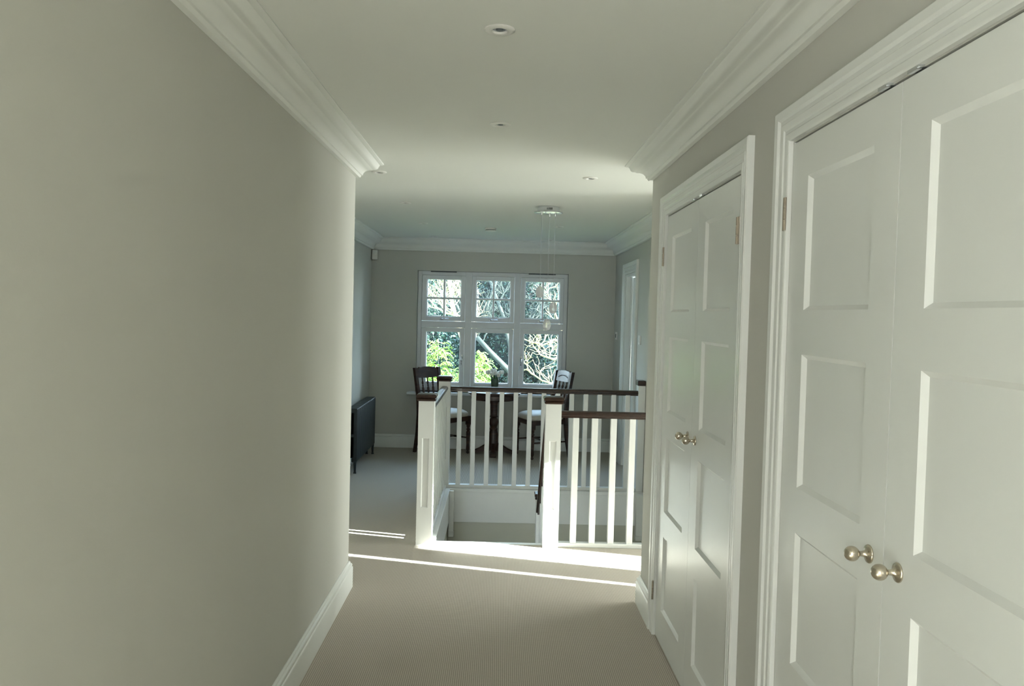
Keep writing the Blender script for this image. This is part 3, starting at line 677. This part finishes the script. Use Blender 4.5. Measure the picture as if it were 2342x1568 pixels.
bare_tree('sunlit bare tree with knobbly pale branches filling the upper left window lights',
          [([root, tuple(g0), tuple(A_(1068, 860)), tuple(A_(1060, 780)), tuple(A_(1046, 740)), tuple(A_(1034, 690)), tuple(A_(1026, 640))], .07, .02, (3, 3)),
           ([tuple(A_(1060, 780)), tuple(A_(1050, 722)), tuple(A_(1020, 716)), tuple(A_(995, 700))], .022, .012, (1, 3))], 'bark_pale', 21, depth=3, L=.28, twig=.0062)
g0 = A_(1330, 960, 15.2); root = (g0.x+.1, g0.y, GZ-.05)
bare_tree('sunlit bare shrub with twisting pale branches reaching in from the lower right of the window',
          [([root, tuple(g0), tuple(A_(1310, 860)), tuple(A_(1296, 800)), tuple(A_(1268, 822)), tuple(A_(1238, 812))], .06, .012, (3, 3)),
           ([tuple(A_(1310, 860)), tuple(A_(1275, 880)), tuple(A_(1240, 870)), tuple(A_(1215, 852))], .02, .010, (1, 3)),
           ([tuple(A_(1296, 800)), tuple(A_(1270, 776)), tuple(A_(1240, 790)), tuple(A_(1205, 778))], .02, .009, (1, 3)),
           ([tuple(A_(1296, 800)), tuple(A_(1285, 760)), tuple(A_(1272, 722)), tuple(A_(1262, 690))], .02, .009, (1, 2))], 'bark_pale', 33, depth=2, L=.21, twig=.0060, curl=.3)
g0 = A_(1180, 960, 18.2); root = (g0.x, g0.y, GZ-.05)
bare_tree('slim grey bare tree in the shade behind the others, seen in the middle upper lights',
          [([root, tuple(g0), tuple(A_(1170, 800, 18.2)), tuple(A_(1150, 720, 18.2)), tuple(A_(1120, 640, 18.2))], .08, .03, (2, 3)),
           ([tuple(A_(1170, 800, 18.2)), tuple(A_(1215, 730, 18.2)), tuple(A_(1250, 660, 18.2)), tuple(A_(1262, 610, 18.2))], .04, .02, (0, 3))], 'bark_shaded', 8, depth=3, L=.6, twig=.013)

# golden conifer
def conifer(c, H, R, label, seed):
    rr = random.Random(seed); t = empty('golden_conifer', (c[0], c[1], GZ), label, 'conifer')
    bm = NB(); tube(bm, [(0, 0, -.05), (.03, 0, H*.5), (0, 0, H-.15)], [.05, .025, .004], 8); link('trunk', bm, M['bark_shaded'], t, True)
    bm = NB(); zlow = max(.4, H-3.2)
    tops = [(0, 0, H)]+[(R*rr.uniform(.35, .95)*math.cos(q), R*rr.uniform(.35, .95)*math.sin(q), H-rr.uniform(.12, .55)) for q in (0.3, 1.4, 2.7, 3.5, 4.4, 5.5)]
    for _ in range(7500):
        tx, ty, th = tops[rr.randrange(7)]; u = rr.random()**.85; z = th-(th-zlow)*u; a = rr.uniform(0, 2*PI); reach = .03+R*min(1, u*1.6)*.62*rr.uniform(.2, 1.05)
        d = Vector((math.cos(a), math.sin(a), 0)); s = Vector((-d.y, d.x, 0)); p = d*reach+Vector((tx, ty, z)); Lf = rr.uniform(.10, .20); up = rr.uniform(.5, 1.6)
        prev = p
        for k in range(7):
            w = k/6; q = p+d*(Lf*w)+Vector((0, 0, Lf*(up*w-1.15*w*w)))
            if k:
                ww = .004
                bm.faces.new([bm.verts.new(prev-s*ww), bm.verts.new(prev+s*ww), bm.verts.new(q+s*ww), bm.verts.new(q-s*ww)])
                for sg in (-1, 1):
                    l = .042*(1-w*.7)*rr.uniform(.7, 1.3); e = q+s*sg*l+d*l*.6+Vector((0, 0, -l*.35)); n1 = d*.012
                    bm.faces.new([bm.verts.new(q-n1), bm.verts.new(q+n1), bm.verts.new(e)])
                    bm.faces.new([bm.verts.new(q+Vector((0, 0, .01))), bm.verts.new(q-Vector((0, 0, .01))), bm.verts.new(e)])
            prev = q
    link('foliage', bm, M['leaf_bright'], t)
p = at(1003, 800, 11.6); conifer((p.x, p.y), at(1000, 792, 11.6).z-GZ+.05, .60, 'golden green conifer with drooping tips filling the lower left window light', 2)
p = at(1112, 800, 13.2); conifer((p.x-.05, p.y), at(1108, 832, 13.2).z-GZ, .26, 'smaller golden green conifer at the left of the middle lower light', 6)
